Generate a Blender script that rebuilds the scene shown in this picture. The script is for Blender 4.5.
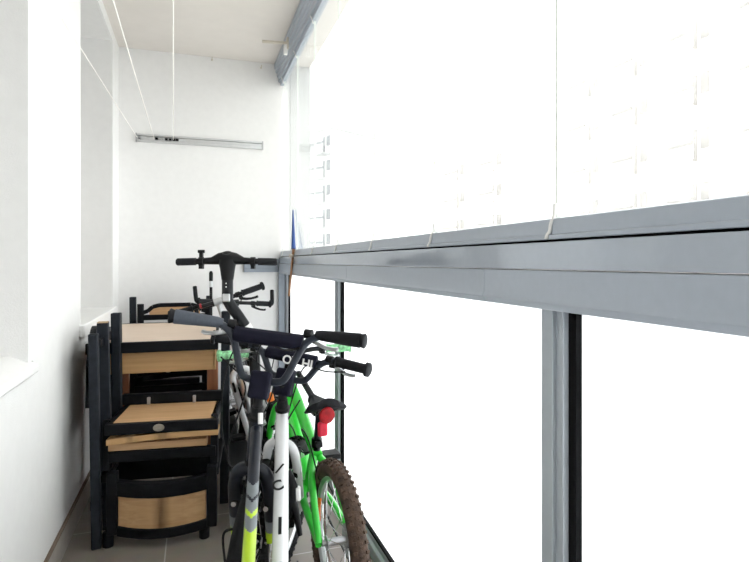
import bpy, bmesh, math, random
from mathutils import Vector, Matrix
random.seed(7)
R = math.radians
for o in list(bpy.data.objects): bpy.data.objects.remove(o)
SC = bpy.context.scene
COL = SC.collection

# ------------------------------------------------------------------ camera, sky, exposure
PSI = R(18.2); FPX = 547.0; CAMZ = 1.15; HOR = 262.0
cam = bpy.data.cameras.new('camera'); camo = bpy.data.objects.new('camera', cam); COL.objects.link(camo)
cam.sensor_width = 36; cam.lens = FPX / 749 * 36; cam.shift_y = -(281 - HOR) / 749; cam.clip_start = .02; cam.clip_end = 500
camo.location = (0, 0, CAMZ); camo.rotation_euler = (R(90), 0, -PSI)
SC.camera = camo
w = bpy.data.worlds.new('overcast'); SC.world = w; w.use_nodes = True
bg = w.node_tree.nodes['Background']; bg.inputs[0].default_value = (1, .985, .965, 1); bg.inputs[1].default_value = 2.6
SC.view_settings.view_transform = 'Standard'; SC.view_settings.look = 'None'
SC.view_settings.gamma = 1; SC.view_settings.use_curve_mapping = False
SC.view_settings.exposure = 0.57

def P(u, v, zc):
    """point of the place seen in direction (u, v) at depth zc from the viewpoint"""
    x = (u - 374.5) / FPX * zc
    return Vector((x*math.cos(PSI) + zc*math.sin(PSI), zc*math.cos(PSI) - x*math.sin(PSI), CAMZ - (v - HOR) / FPX * zc))

# ------------------------------------------------------------------ materials
def nt(name):
    m = bpy.data.materials.new(name); m.use_nodes = True
    return m, m.node_tree, m.node_tree.nodes['Principled BSDF']
def mat(name, col, rough=.5, metal=0, var=.06, scale=30, bump=0, bscale=None, coat=0, spec=.5):
    m, t, b = nt(name); N = t.nodes; L = t.links
    b.inputs['Roughness'].default_value = rough; b.inputs['Metallic'].default_value = metal
    b.inputs['Coat Weight'].default_value = coat; b.inputs['Specular IOR Level'].default_value = spec
    tc = N.new('ShaderNodeTexCoord'); no = N.new('ShaderNodeTexNoise'); no.inputs['Scale'].default_value = scale; no.inputs['Detail'].default_value = 4
    L.new(tc.outputs['Object'], no.inputs['Vector'])
    r = N.new('ShaderNodeValToRGB')
    r.color_ramp.elements[0].position = .3; r.color_ramp.elements[1].position = .7
    r.color_ramp.elements[0].color = tuple(max(0, c*(1-var)) for c in col) + (1,)
    r.color_ramp.elements[1].color = tuple(min(1, c*(1+var)) for c in col) + (1,)
    L.new(no.outputs['Fac'], r.inputs['Fac']); L.new(r.outputs['Color'], b.inputs['Base Color'])
    if bump:
        n2 = N.new('ShaderNodeTexNoise'); n2.inputs['Scale'].default_value = bscale or scale*4; n2.inputs['Detail'].default_value = 6
        L.new(tc.outputs['Object'], n2.inputs['Vector'])
        bp = N.new('ShaderNodeBump'); bp.inputs['Strength'].default_value = bump; bp.inputs['Distance'].default_value = .004
        L.new(n2.outputs['Fac'], bp.inputs['Height']); L.new(bp.outputs['Normal'], b.inputs['Normal'])
    return m
def wood(name, c1, c2, axis=0, rough=.45):
    m, t, b = nt(name); N = t.nodes; L = t.links
    b.inputs['Roughness'].default_value = rough
    tc = N.new('ShaderNodeTexCoord'); mp = N.new('ShaderNodeMapping'); s = [60, 60, 60]; s[axis] = 3
    mp.inputs['Scale'].default_value = s
    no = N.new('ShaderNodeTexNoise'); no.inputs['Scale'].default_value = 1; no.inputs['Detail'].default_value = 5; no.inputs['Distortion'].default_value = .6
    r = N.new('ShaderNodeValToRGB'); r.color_ramp.elements[0].position = .3; r.color_ramp.elements[1].position = .72
    r.color_ramp.elements[0].color = c1 + (1,); r.color_ramp.elements[1].color = c2 + (1,)
    L.new(tc.outputs['Object'], mp.inputs['Vector']); L.new(mp.outputs['Vector'], no.inputs['Vector'])
    L.new(no.outputs['Fac'], r.inputs['Fac']); L.new(r.outputs['Color'], b.inputs['Base Color'])
    return m
def tile_mat(name):
    m, t, b = nt(name); N = t.nodes; L = t.links
    b.inputs['Roughness'].default_value = .42
    tc = N.new('ShaderNodeTexCoord'); mp = N.new('ShaderNodeMapping'); mp.inputs['Location'].default_value = (.11, .11, 0)
    br = N.new('ShaderNodeTexBrick'); br.offset = 0; br.inputs['Scale'].default_value = 1
    br.inputs['Brick Width'].default_value = .45; br.inputs['Row Height'].default_value = .45; br.inputs['Mortar Size'].default_value = .0025
    br.inputs['Color1'].default_value = (.26, .225, .195, 1); br.inputs['Color2'].default_value = (.245, .215, .185, 1); br.inputs['Mortar'].default_value = (.52, .49, .46, 1)
    no = N.new('ShaderNodeTexNoise'); no.inputs['Scale'].default_value = 14; no.inputs['Detail'].default_value = 6
    mx = N.new('ShaderNodeMix'); mx.data_type = 'RGBA'; mx.blend_type = 'MULTIPLY'; mx.inputs[0].default_value = .25
    L.new(tc.outputs['Object'], mp.inputs['Vector']); L.new(mp.outputs['Vector'], br.inputs['Vector']); L.new(tc.outputs['Object'], no.inputs['Vector'])
    L.new(br.outputs['Color'], mx.inputs[6]); L.new(no.outputs['Color'], mx.inputs[7]); L.new(mx.outputs[2], b.inputs['Base Color'])
    return m
def pane_mat(name):
    m = bpy.data.materials.new(name); m.use_nodes = True; t = m.node_tree; N = t.nodes; L = t.links; N.clear()
    o = N.new('ShaderNodeOutputMaterial'); tr = N.new('ShaderNodeBsdfTransparent'); tr.inputs[0].default_value = (.95, .97, .965, 1)
    g = N.new('ShaderNodeBsdfGlossy'); g.inputs['Roughness'].default_value = .02; g.inputs[0].default_value = (1, 1, 1, 1)
    d = N.new('ShaderNodeBsdfTranslucent'); d.inputs[0].default_value = (.9, .92, .94, 1)          # dust film on the pane
    lw = N.new('ShaderNodeLayerWeight'); lw.inputs[0].default_value = .5
    pw = N.new('ShaderNodeMath'); pw.operation = 'POWER'; pw.inputs[1].default_value = 5; L.new(lw.outputs['Facing'], pw.inputs[0])
    f = N.new('ShaderNodeMath'); f.operation = 'MULTIPLY_ADD'; f.inputs[1].default_value = .6; f.inputs[2].default_value = .025; L.new(pw.outputs[0], f.inputs[0])
    m0 = N.new('ShaderNodeMixShader'); m0.inputs[0].default_value = .05
    m1 = N.new('ShaderNodeMixShader')
    L.new(tr.outputs[0], m0.inputs[1]); L.new(d.outputs[0], m0.inputs[2])
    L.new(f.outputs[0], m1.inputs[0]); L.new(m0.outputs[0], m1.inputs[1]); L.new(g.outputs[0], m1.inputs[2]); L.new(m1.outputs[0], o.inputs[0])
    return m
def frosted_mat(name):
    m = bpy.data.materials.new(name); m.use_nodes = True; t = m.node_tree; N = t.nodes; L = t.links; N.clear()
    o = N.new('ShaderNodeOutputMaterial'); d = N.new('ShaderNodeBsdfTranslucent'); d.inputs[0].default_value = (.955, .98, 1, 1)
    d2 = N.new('ShaderNodeBsdfDiffuse'); d2.inputs[0].default_value = (.9, .9, .9, 1)
    no = N.new('ShaderNodeTexNoise'); no.inputs['Scale'].default_value = 900
    bp = N.new('ShaderNodeBump'); bp.inputs['Strength'].default_value = .05; L.new(no.outputs['Fac'], bp.inputs['Height']); L.new(bp.outputs[0], d2.inputs['Normal'])
    mx = N.new('ShaderNodeMixShader'); mx.inputs[0].default_value = .06
    L.new(d.outputs[0], mx.inputs[1]); L.new(d2.outputs[0], mx.inputs[2]); L.new(mx.outputs[0], o.inputs[0])
    return m
M = {}
M['plaster'] = mat('white_plaster', (.79, .786, .782), .9, 0, .015, 25, .25, 220)
M['plaster_rough'] = mat('rough_plaster', (.80, .795, .785), .95, 0, .02, 25, .7, 160)
M['ceiling'] = mat('ceiling_paint', (.74, .70, .66), .95, 0, .015, 12, .2, 200)
M['tile'] = tile_mat('floor_tiles')
M['skirt'] = mat('skirting_tile', (.36, .33, .30), .45, 0, .08, 20)
M['skirt_top'] = mat('skirting_grout', (.16, .12, .09), .8)
M['alu'] = mat('grey_coated_aluminium', (.405, .45, .515), .33, .1, .02, 60)
M['alu_gloss'] = mat('grey_polished_aluminium', (.44, .485, .55), .09, .15, .02, 60)
M['alu_light'] = mat('light_grey_aluminium', (.47, .51, .55), .35, .2, .02, 60)
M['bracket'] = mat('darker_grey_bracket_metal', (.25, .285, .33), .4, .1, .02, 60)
M['rubber'] = mat('black_gasket', (.005, .005, .006), .7, 0, .1, spec=.1)
M['glass'] = pane_mat('clear_window_glass')
M['frost'] = frosted_mat('frosted_glass')
M['seal'] = mat('clear_plastic_seal', (.80, .84, .78), .5, 0, .03)
M['ivory'] = mat('ivory_plastic', (.58, .53, .45), .5, 0, .03)
M['white_plastic'] = mat('white_plastic', (.82, .82, .80), .4, 0, .02)
M['cord'] = mat('white_cord', (.9, .88, .84), .8, 0, .02)
M['silver'] = mat('brushed_silver', (.62, .63, .64), .3, .9, .04)
M['chrome'] = mat('chrome', (.75, .75, .76), .15, 1, .02)
M['steel'] = mat('dull_steel', (.42, .42, .43), .35, .9, .05)
M['black'] = mat('black_plastic', (.007, .007, .008), .5, 0, .15, spec=.22)
M['black_satin'] = mat('satin_black_metal', (.008, .009, .011), .42, 0, .1, spec=.28)
M['navy'] = mat('navy_black_paint', (.007, .009, .016), .38, 0, .1, spec=.35)
M['navybar'] = mat('dark_slate_bar', (.018, .023, .034), .42, 0, .08, spec=.35)
M['pad'] = mat('navy_foam_pad_cover', (.008, .008, .018), .75, 0, .12, 60, .2, spec=.15)
M['grip_grey'] = mat('grey_rubber_grip', (.075, .086, .108), .65, 0, .08, 80, .3, spec=.25)
M['grip'] = mat('black_rubber_grip', (.010, .0105, .013), .65, 0, .1, 80, .3, spec=.2)
M['furn'] = mat('black_stained_wood', (.005, .0055, .0075), .55, 0, .25, 40, .15, spec=.14)
M['furn_grey'] = mat('worn_black_wood', (.013, .016, .022), .6, 0, .25, 40, .15, spec=.2)
M['beech'] = wood('beech_veneer', (.52, .30, .125), (.62, .375, .17))
M['top'] = wood('pale_beech_table_surface', (.60, .46, .345), (.67, .53, .42))
M['slat'] = wood('worn_beech_slat', (.46, .265, .125), (.60, .375, .195))
M['leg'] = wood('reddish_brown_wood', (.22, .075, .028), (.30, .11, .045), 2)
M['end'] = mat('pale_end_grain', (.42, .30, .18), .7)
M['green'] = mat('bright_green_paint', (.035, .62, .045), .28, 0, .05, 20, coat=.5)
M['green_tape'] = mat('mottled_green_grip', (.22, .52, .26), .6, 0, .75, 55)
M['lime'] = mat('lime_paint', (.42, .62, .015), .3, 0, .05, 20, coat=.4)
M['greypaint'] = mat('mid_grey_paint', (.16, .18, .19), .35, 0, .05)
M['white'] = mat('white_gloss_paint', (.72, .73, .74), .25, 0, .04, 20, coat=.5)
M['tyre'] = mat('black_tyre_rubber', (.009, .009, .010), .75, 0, .2, 60, .4, spec=.2)
M['tyre_dirty'] = mat('mud_brown_tyre_rubber', (.075, .045, .03), .85, 0, .45, 45, .6)
M['red'] = mat('red_reflector', (.30, .004, .008), .4, 0, .3, 60, .3, spec=.2)
M['pink'] = mat('faded_red_reflector', (.62, .03, .06), .5, 0, .15, spec=.2)
M['orange'] = mat('orange_reflector', (.75, .17, .01), .3, 0, .1)
M['redmark'] = mat('red_print', (.45, .02, .03), .5)
M['blue'] = mat('blue_paint', (.02, .07, .26), .4)
M['stick'] = wood('brown_stick_wood', (.22, .10, .04), (.32, .17, .08), 2)
M['badge'] = mat('tarnished_metal_badge', (.30, .27, .22), .45, .6, .2)
M['building'] = mat('pale_render', (.86, .85, .83), .95, 0, .02, .3)
M['building_band'] = mat('beige_balcony_parapet', (.80, .76, .70), .95, 0, .02, .3)
M['pane_dark'] = mat('distant_window_glass', (.30, .29, .28), .5, 0, .2, 1)
M['slabs'] = mat('slab_concrete', (.74, .74, .72), .95)
M['asphalt'] = mat('pale_ground', (.54, .54, .53), .95, 0, .05, .2)

# ------------------------------------------------------------------ mesh helper
class MB:
    def __init__(s, T=None): s.bm = bmesh.new(); s.T = T or Matrix()
    def v(s, p): return s.bm.verts.new(s.T @ Vector(p))
    def face(s, vs, mi=0):
        try:
            f = s.bm.faces.new(vs); f.material_index = mi; return f
        except ValueError: return None
    def hexa(s, p, mi=0):           # 8 corners: bottom ring, top ring
        a = [s.v(q) for q in p]
        for f in ((3,2,1,0), (4,5,6,7), (0,1,5,4), (1,2,6,5), (2,3,7,6), (3,0,4,7)): s.face([a[i] for i in f], mi)
    def box(s, x0, x1, y0, y1, z0, z1, mi=0):
        s.hexa([(x0,y0,z0), (x1,y0,z0), (x1,y1,z0), (x0,y1,z0), (x0,y0,z1), (x1,y0,z1), (x1,y1,z1), (x0,y1,z1)], mi); return s
    def bar(s, a, b, wx, wy, up=(0,1,0), mi=0, w2=None):       # rectangular bar from a to b
        a = Vector(a); b = Vector(b); d = (b-a).normalized(); u = Vector(up); sx = d.cross(u)
        if sx.length < 1e-4: u = Vector((1,0,0)); sx = d.cross(u)
        sx.normalize(); sy = sx.cross(d).normalized()
        w2 = w2 or (wx, wy); q = []
        for c, (p, r) in ((a, (wx, wy)), (b, w2)):
            for i, j in ((-1,-1), (1,-1), (1,1), (-1,1)): q.append(c + sx*i*p/2 + sy*j*r/2)
        s.hexa(q, mi); return s
    def prism(s, prof, axis, a, b, mi=0):      # closed profile extruded along an axis (0 x, 1 y, 2 z)
        def pt(p, t): return ((t, p[0], p[1]), (p[0], t, p[1]), (p[0], p[1], t))[axis]
        A = [s.v(pt(p, a)) for p in prof]; B = [s.v(pt(p, b)) for p in prof]; n = len(prof)
        s.face(A[::-1], mi); s.face(B, mi)
        for i in range(n): s.face([A[i], A[(i+1)%n], B[(i+1)%n], B[i]], mi)
        return s
    def tube(s, pts, r, n=10, mi=0, caps=True, flat=1.0, up=None, mis=None, fn=None):
        pts = [Vector(p) for p in pts]; m = len(pts)
        rr = r if isinstance(r, (list, tuple)) else [r]*m
        rings = []; prev = None
        for i, p in enumerate(pts):
            d = (pts[min(i+1, m-1)] - pts[max(i-1, 0)]).normalized()
            if prev is None:
                u = Vector(up) if up else (Vector((0,0,1)) if abs(d.z) < .9 else Vector((0,1,0)))
            else: u = prev
            x = d.cross(u)
            if x.length < 1e-5: x = d.cross(Vector((1,.3,.2)))
            x.normalize(); y = x.cross(d).normalized(); prev = y
            rings.append([s.v(p + x*math.cos(2*math.pi*k/n)*rr[i]*flat + y*math.sin(2*math.pi*k/n)*rr[i]) for k in range(n)])
        for i in range(m-1):
            mm = mis[i] if mis else mi
            for k in range(n):
                if fn: mm = fn((i+.5)/(m-1), ((k+.5)/n*2) % 2)
                s.face([rings[i][k], rings[i][(k+1)%n], rings[i+1][(k+1)%n], rings[i+1][k]], mm)
        if caps: s.face(rings[0][::-1], mis[0] if mis else mi); s.face(rings[-1], mis[-1] if mis else mi)
        return s
    def lathe(s, prof, c, axis, n=28, mi=0, closed=False):     # prof: (along axis, radius)
        a = Vector(axis).normalized(); u = a.orthogonal().normalized(); v = a.cross(u); c = Vector(c)
        rings = [[s.v(c + a*h + (u*math.cos(2*math.pi*k/n) + v*math.sin(2*math.pi*k/n))*max(r, 1e-4)) for k in range(n)] for h, r in prof]
        m = len(rings)
        for i in range(m if closed else m-1):
            A = rings[i]; B = rings[(i+1)%m]
            for k in range(n): s.face([A[k], A[(k+1)%n], B[(k+1)%n], B[k]], mi)
        if not closed: s.face(rings[0][::-1], mi); s.face(rings[-1], mi)
        return s
    def ball(s, c, r, sc=(1,1,1), n=14, mi=0):
        prof = [(-math.cos(math.pi*i/8)*r*sc[2], math.sin(math.pi*i/8)*r) for i in range(9)]
        m0 = len(s.bm.verts); T = s.T; s.T = T @ Matrix.Translation(Vector(c)) @ Matrix.Diagonal((sc[0], sc[1], 1, 1))
        s.lathe(prof, (0,0,0), (0,0,1), n, mi); s.T = T; return s
    def build(s, name, mats, parent=None, smooth=True, bevel=0, angle=38):
        bmesh.ops.remove_doubles(s.bm, verts=s.bm.verts, dist=1e-6)
        bmesh.ops.recalc_face_normals(s.bm, faces=s.bm.faces)
        me = bpy.data.meshes.new(name); s.bm.to_mesh(me); s.bm.free()
        for m in (mats if isinstance(mats, (list, tuple)) else [mats]): me.materials.append(m)
        if smooth:
            me.shade_smooth(); me.set_sharp_from_angle(angle=R(angle))
        o = bpy.data.objects.new(name, me); COL.objects.link(o); o.parent = parent
        if bevel:
            b = o.modifiers.new('bevel', 'BEVEL'); b.width = bevel; b.segments = 2; b.limit_method = 'ANGLE'; b.angle_limit = R(40)
        return o
def sm(pts, it=2):
    """corner cutting that keeps the end points"""
    pts = [Vector(p) for p in pts]
    for _ in range(it):
        q = [pts[0]]
        for a, b in zip(pts, pts[1:]): q += [a*.75 + b*.25, a*.25 + b*.75]
        pts = q + [pts[-1]]
    return pts
def tag(o, label=None, cat=None, group=None, kind=None):
    if label: o['label'] = label
    if cat: o['category'] = cat
    if group: o['group'] = group
    if kind: o['kind'] = kind
    return o
def empty(name, loc=(0,0,0), rot=(0,0,0), par=None):
    o = bpy.data.objects.new(name, None); COL.objects.link(o); o.location = loc; o.rotation_euler = rot; o.parent = par
    o.empty_display_size = .05; return o
def struct(o): o['kind'] = 'structure'; return o
def text(body, name, size, m, par, T, ext=.0006, mirror=False):
    c = bpy.data.curves.new(name, 'FONT'); c.body = body; c.size = size; c.extrude = ext; c.align_x = 'CENTER'; c.align_y = 'CENTER'; c.offset = .0006
    c.materials.append(m); o = bpy.data.objects.new(name, c); COL.objects.link(o); o.parent = par; o.matrix_local = T; return o

# ------------------------------------------------------------------ the balcony shell
XL, XR, YB, YF, ZC = -.50, .60, 4.15, -1.6, 2.64
struct(MB().box(XL-.4, .84, YF-.2, YB+.2, -.12, 0).build('floor', M['tile'], smooth=False))
struct(MB().box(XL-.6, .84, YF-.2, YB+.2, ZC, ZC+.2).build('ceiling', M['ceiling'], smooth=False))
struct(MB().box(XL-.6, .84, YB, YB+.2, 0, ZC).build('wall_back', M['plaster'], smooth=False))
struct(MB().box(XL-.6, .84, YF-.2, YF, 0, ZC).build('wall_rear', M['plaster'], smooth=False))
SZ, SOF = .835, 2.57
R1 = (.25, 1.985); R2 = (2.82, 3.86)
wl = MB()
for a, b, z in (R1+(.825,), R2+(.832,)): wl.box(XL-.3, XL, a, b, 0, z); wl.box(XL-.3, XL, a, b, SOF, ZC)
for a, b in ((YF, R1[0]), (R1[1], R2[0]), (R2[1], YB)): wl.box(XL-.3, XL, a, b, 0, ZC)
struct(wl.build('wall_left', M['plaster'], smooth=False))
for k, (a, b, SZ) in enumerate((R1+(.855,), R2+(.862,))):
    wi = MB().box(XL-.30, XL-.24, a, b, SZ, SZ+.06).box(XL-.30, XL-.24, a, b, SOF-.06, SOF).box(XL-.30, XL-.24, a, a+.06, SZ+.06, SOF-.06).box(XL-.30, XL-.24, b-.06, b, SZ+.06, SOF-.06).build('window_%d' % (k+20), M['white_plastic'])
    struct(wi); MB().box(XL-.28, XL-.27, a+.06, b-.06, SZ+.06, SOF-.06).build('window_pane', M['pane_dark'], wi)
    struct(MB().prism([(XL-.30, SZ), (XL-.05, SZ), (XL+.022, SZ-.035 if k == 0 else SZ), (XL+.022, SZ-.06), (XL-.001, SZ-.06), (XL-.001, SZ-.03), (XL-.30, SZ-.03)], 1, a-.03, b+.035).build('trim_%d' % (k+1), M['plaster'], bevel=.006))
sk = MB().box(XL, XL+.012, YF, YB, 0, .10)
sk.box(XL, XL+.0125, YF, YB, .10, .106, 1)
struct(sk.build('baseboard_left', [M['skirt'], M['skirt_top']]))
struct(MB().box(XL+.0125, .6, YB-.012, YB, 0, .10).build('baseboard_back', M['skirt']))

# --- the railing under the glazing: lower beam, middle beam (each in lengths that meet at a joint)
beam = [(.600, 1.085), (.600, 1.1345), (.69, 1.1345), (.69, 1.066), (.606, 1.063), (.596, 1.076)]
joints = [YF, 1.06, 2.20, YB]
lo = MB()
for a, b in zip(joints, joints[1:]): lo.prism(beam, 1, a+.0007, b-.0007)
struct(lo.build('trim_5', M['alu'], bevel=.0015))
mi_ = MB()
for a, b in ((YF, 3.62), (3.6215, YB)): mi_.prism([(.603, 1.1365), (.603, 1.186), (.69, 1.186), (.69, 1.1365)], 1, a, b)
struct(mi_.build('trim_6', M['alu_gloss'], bevel=.0015))
struct(MB().box(.615, .688, YF, YB, 1.186, 1.1905).build('trim_7', M['rubber']))
# mullions with gasket, frosted panels, bottom frame
def mullion(n, y1, near=True):
    """post whose far edge is at y1"""
    m = MB().box(.648, .70, y1-.035, y1, .06, 1.0665)
    m.box(.656, .70, y1-.049, y1-.035, .06, 1.0665); m.box(.652, .70, y1-.062, y1-.049, .06, 1.0665)
    o = struct(m.build('trim_%d' % n, M['alu_light'], bevel=.0015))
    MB().box(.664, .70, y1-.083, y1-.062, .072, 1.0665).build('gasket', M['rubber'], o)
    return o
MY = [4.135, 2.60, .92, -.76]
for k, y in enumerate(MY): mullion(10+k, y)
for k, (a, b) in enumerate(((MY[1], MY[0]-.083), (MY[2], MY[1]-.083), (MY[3], MY[2]-.083), (YF, MY[3]-.083))):
    o = struct(MB().box(.676, .684, a+.001, b-.001, .075, 1.066).build('window_%d' % (k+1), M['frost'], smooth=False))
bf = MB().prism([(.652, 0), (.652, .045), (.664, .052), (.664, .0735), (.70, .0735), (.70, 0)], 1, YF, YB)
bo = struct(bf.build('trim_14', M['alu_light'], bevel=.002)); MB().box(.664, .676, YF, YB, .0735, .085).build('gasket', M['rubber'], bo)
# bar on the back wall that ends the railing
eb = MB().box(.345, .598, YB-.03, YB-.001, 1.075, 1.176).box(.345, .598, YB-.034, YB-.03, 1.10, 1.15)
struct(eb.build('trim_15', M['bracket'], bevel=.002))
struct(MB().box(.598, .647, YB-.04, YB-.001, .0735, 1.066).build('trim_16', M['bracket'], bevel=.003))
# ceiling track
tr = MB().prism([(.570, 2.64), (.570, 2.605), (.578, 2.600), (.578, 2.575), (.590, 2.570), (.590, 2.545), (.600, 2.540), (.600, 2.505), (.66, 2.505), (.66, 2.64)], 1, YF, YB-.001)
struct(tr.build('trim_17', M['alu'], bevel=.0015))
M['fin'] = mat('grey_render', (.47, .48, .48), .95, 0, .05, 3)  # even mid grey, darker than the wall plaster
struct(MB().box(.69, .842, YB-.015, YB+.25, -.12, 3.2).build('wall_outer', M['fin'], smooth=False))
# frameless sliding panes
gy = [YB-.012] + [.842+.53*k for k in range(6, -5, -1)]
gy = [y for y in gy if y > YF]
for k, (b, a) in enumerate(zip(gy, gy[1:])):
    g = struct(MB().box(.624, .632, a+.003, b-.003, 1.2305, 2.478).build('window_%d' % (k+5), M['glass'], smooth=False))
    MB().prism([(.606, 1.1905), (.606, 1.1985), (.6125, 1.200), (.616, 1.228), (.6235, 1.2305), (.6325, 1.2305), (.645, 1.228), (.648, 1.1905)], 1, a+.003, b-.003).build('bottom_profile', M['alu'], g, bevel=.001)
    MB().prism([(.612, 2.504), (.614, 2.478), (.642, 2.478), (.644, 2.504)], 1, a+.003, b-.003).build('top_profile', M['alu'], g)
    MB().box(.6245, .6315, a-.0022, a+.0022, 1.2315, 2.477).build('edge_seal', M['seal'], g)
    MB().tube(sm([(.606, a+.004, 1.1915), (.608, a+.004, 1.199), (.612, a+.001, 1.205), (.612, a-.001, 1.220), (.621, a, 1.232), (.622, a, 1.256)]), .0035, 8).build('end_plug', M['white_plastic'], g)
    MB().tube(sm([(.603, a+.01, 2.512), (.606, a+.006, 2.50), (.612, a, 2.485), (.620, a, 2.46)]), .0035, 8).build('end_plug', M['white_plastic'], g)

M['parapet_grey'] = mat('grey_parapet_paint', (.36, .37, .38), .9, 0, .05, 1)
M['pane_deep'] = mat('dark_distant_windows', (.10, .12, .14), .5, 0, .2, 1)  # darker window tone so the narrow block stands out more
# ------------------------------------------------------------------ outside: pale blocks of flats
struct(MB().box(3, 140, -60, 200, -9.2, -9).build('ground', M['asphalt'], smooth=False))
def flats(P0, P1, z0, z1, floors, bays, label, roof=.9, d=10, band='building_band', pane='pane_dark'):
    a = Vector((P0[0], P0[1], 0)); b = Vector((P1[0], P1[1], 0)); L = (b-a).length; h = math.atan2((b-a).y, (b-a).x)
    root = tag(empty('apartment_building', (a.x, a.y, z0), (0, 0, h)), label, 'building', 'blocks of flats beyond the glazing')
    H = z1 - z0; fh = H/floors
    MB().box(0, L, -d, 0, 0, H).build('facade', M['building'], root, smooth=False)
    MB().box(-.3, L+.3, -d-.3, .5, H, H+roof).build('roof', M[band], root, smooth=False)
    bw = L/bays
    for f in range(floors):
        for k in range(bays):
            x = k*bw
            if k % 2 == 0:
                MB().box(x+.3, x+bw-.3, .0, 1.3, f*fh-.1, f*fh+.1).box(x+.3, x+bw-.3, 1.2, 1.3, f*fh+.25, f*fh+1.05).build('balcony', M[band], root, smooth=False)
                MB().tube([(x+.3, 1.25, f*fh+1.15), (x+bw-.3, 1.25, f*fh+1.15)], .15, 6).build('railing', M[pane], root)
            if k % 2 == 0:
                MB().box(x+bw*.15, x+bw*.40, .0, .05, f*fh+1.0, f*fh+2.2).build('window', M[pane], root, smooth=False)
                MB().box(x+bw*.5, x+bw*.62, .0, .05, f*fh+.15, f*fh+2.2).build('window', M[pane], root, smooth=False)
    return root
def az(u, d):
    a = math.atan((u-374.5)/FPX) + PSI
    return (d*math.sin(a), d*math.cos(a))
flats(az(800, 33), az(562, 46), -9, 16, 8, 8, 'pale block of flats with balconies at far right through the glazing')
flats(az(505, 60), az(436, 72), -9, 14, 7, 4, 'pale block of flats seen through the third pane from the near end')
flats(az(333, 62), az(302, 66), -9, 16.2, 9, 2, 'narrow pale block of flats seen left, near the end wall', band='parapet_grey', pane='pane_deep')

# ------------------------------------------------------------------ clothes line on the end wall
cr = tag(empty('clothesline_rail', (-.39, YB, 2.018)), 'white aluminium clothesline rail with dark pulleys on the end wall', 'clothesline')
MB().prism([(0, -.028), (-.018, -.028), (-.018, -.016), (-.006, -.012), (-.006, .012), (-.018, .016), (-.018, .028), (0, .028)], 0, 0, .875).build('channel', M['silver'], cr)
for x in (.0, .868): MB().box(x, x+.008, -.021, -.001, -.031, .031).build('end_cap', M['steel'], cr)
for x in (.025, .135, .20, .225, .25, .272):
    MB().lathe([(-.007, .008), (-.005, .012), (0, .008), (.005, .012), (.007, .008)], (x, -.016, 0), (0, 0, 1), 16).build('pulley', M['black'] if x > .1 else M['steel'], cr)
MB().lathe([(-.02, .004), (.02, .004)], (.16, -.014, 0), (1, 0, 0), 12).build('pulley_axle', M['chrome'], cr)
near = [(-1.10, 2.32), (-.21, 2.30), (.012, 2.31)]
def strand(u0, v0, u1, v1, y1, name, label):
    """cord from the rail to a point nearer the camera that is seen at (u1, v1)"""
    a = P(u0, v0, 1); a = Vector((a.x, a.y, a.z-CAMZ)); a *= (YB-.02)/a.y
    b = P(u1, v1, 1); b = Vector((b.x, b.y, b.z-CAMZ)); b *= y1/b.y
    A = Vector((a.x, YB-.02, 2.018)); B = Vector((b.x, b.y, b.z+CAMZ))
    d = (B-A); B2 = A + d*1.0
    pts = [A + d*t for t in (0, .25, .5, .75, 1)]
    for p, t in zip(pts, (0, .25, .5, .75, 1)): p.z -= .0*math.sin(math.pi*t)
    o = MB(Matrix.Translation(-cr.location)).tube(pts, .0022, 6).build('cord', M['cord'], cr); return o
strand(137, 139, 62, 19, 2.35, 'clothesline_cord', 'leftmost of the three white clothesline cords')
strand(154, 139, 107, -20, 1.55, 'clothesline_cord', 'middle of the three white clothesline cords')
strand(173.5, 139, 173, -30, 1.5, 'clothesline_cord', 'rightmost white clothesline cord, hanging nearly straight in view')

# latch on the ceiling track
lt = tag(empty('pane_latch', (.57, 3.50, 2.53)), 'ivory plastic latch with a long arm on the ceiling track', 'latch')
MB().box(-.012, -.0005, -.02, .02, -.02, .055).build('plate', M['ivory'], lt, bevel=.003)
MB().bar((-.006, 0, .02), (-.165, .0, .012), .018, .012).build('arm', M['ivory'], lt, bevel=.003)
MB().box(-.03, -.006, -.012, .012, -.055, .01).build('catch', M['white_plastic'], lt, bevel=.004)
for (u, v) in ((261, 68), (212, 60)):
    p = P(u, v, 1); d = Vector((p.x, p.y, p.z-CAMZ)); d *= YB/d.y
    hk = MB().lathe([(0, .006), (.014, .005)], (d.x, YB, d.z+CAMZ), (0, -1, 0), 10).tube(sm([(d.x, YB-.012, d.z+CAMZ), (d.x, YB-.03, d.z+CAMZ-.004), (d.x, YB-.034, d.z+CAMZ+.012)]), .0025, 6)
    tag(hk.build('wall_hook', M['ivory']), 'tiny pale hook high on end wall ' + ('beside the grey ceiling track' if u > 240 else 'above the clothesline rail'), 'hook', 'hooks under the ceiling')

# stick with a blue upper end leaning in the corner
sp = tag(empty('garden_stick', (0, 0, 0)), 'thin stick with blue upper end leaning on the grey railing', 'stick')
a, b, c = P(293, 210, 3.60), P(293.5, 249, 3.50), P(288.8, 296, 3.49)
MB().tube([a, a*.5+b*.5, b], [.004, .010, .015], 10).build('blue_sleeve', M['blue'], sp)
MB().tube([b, c], [.009, .007], 10).build('shaft', M['stick'], sp)
q = P(291.5, 256, 3.50)
MB().box(q.x-.014, .604, q.y-.012, q.y+.012, q.z-.012, q.z+.012).build('clip', M['ivory'], sp, bevel=.003)

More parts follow.
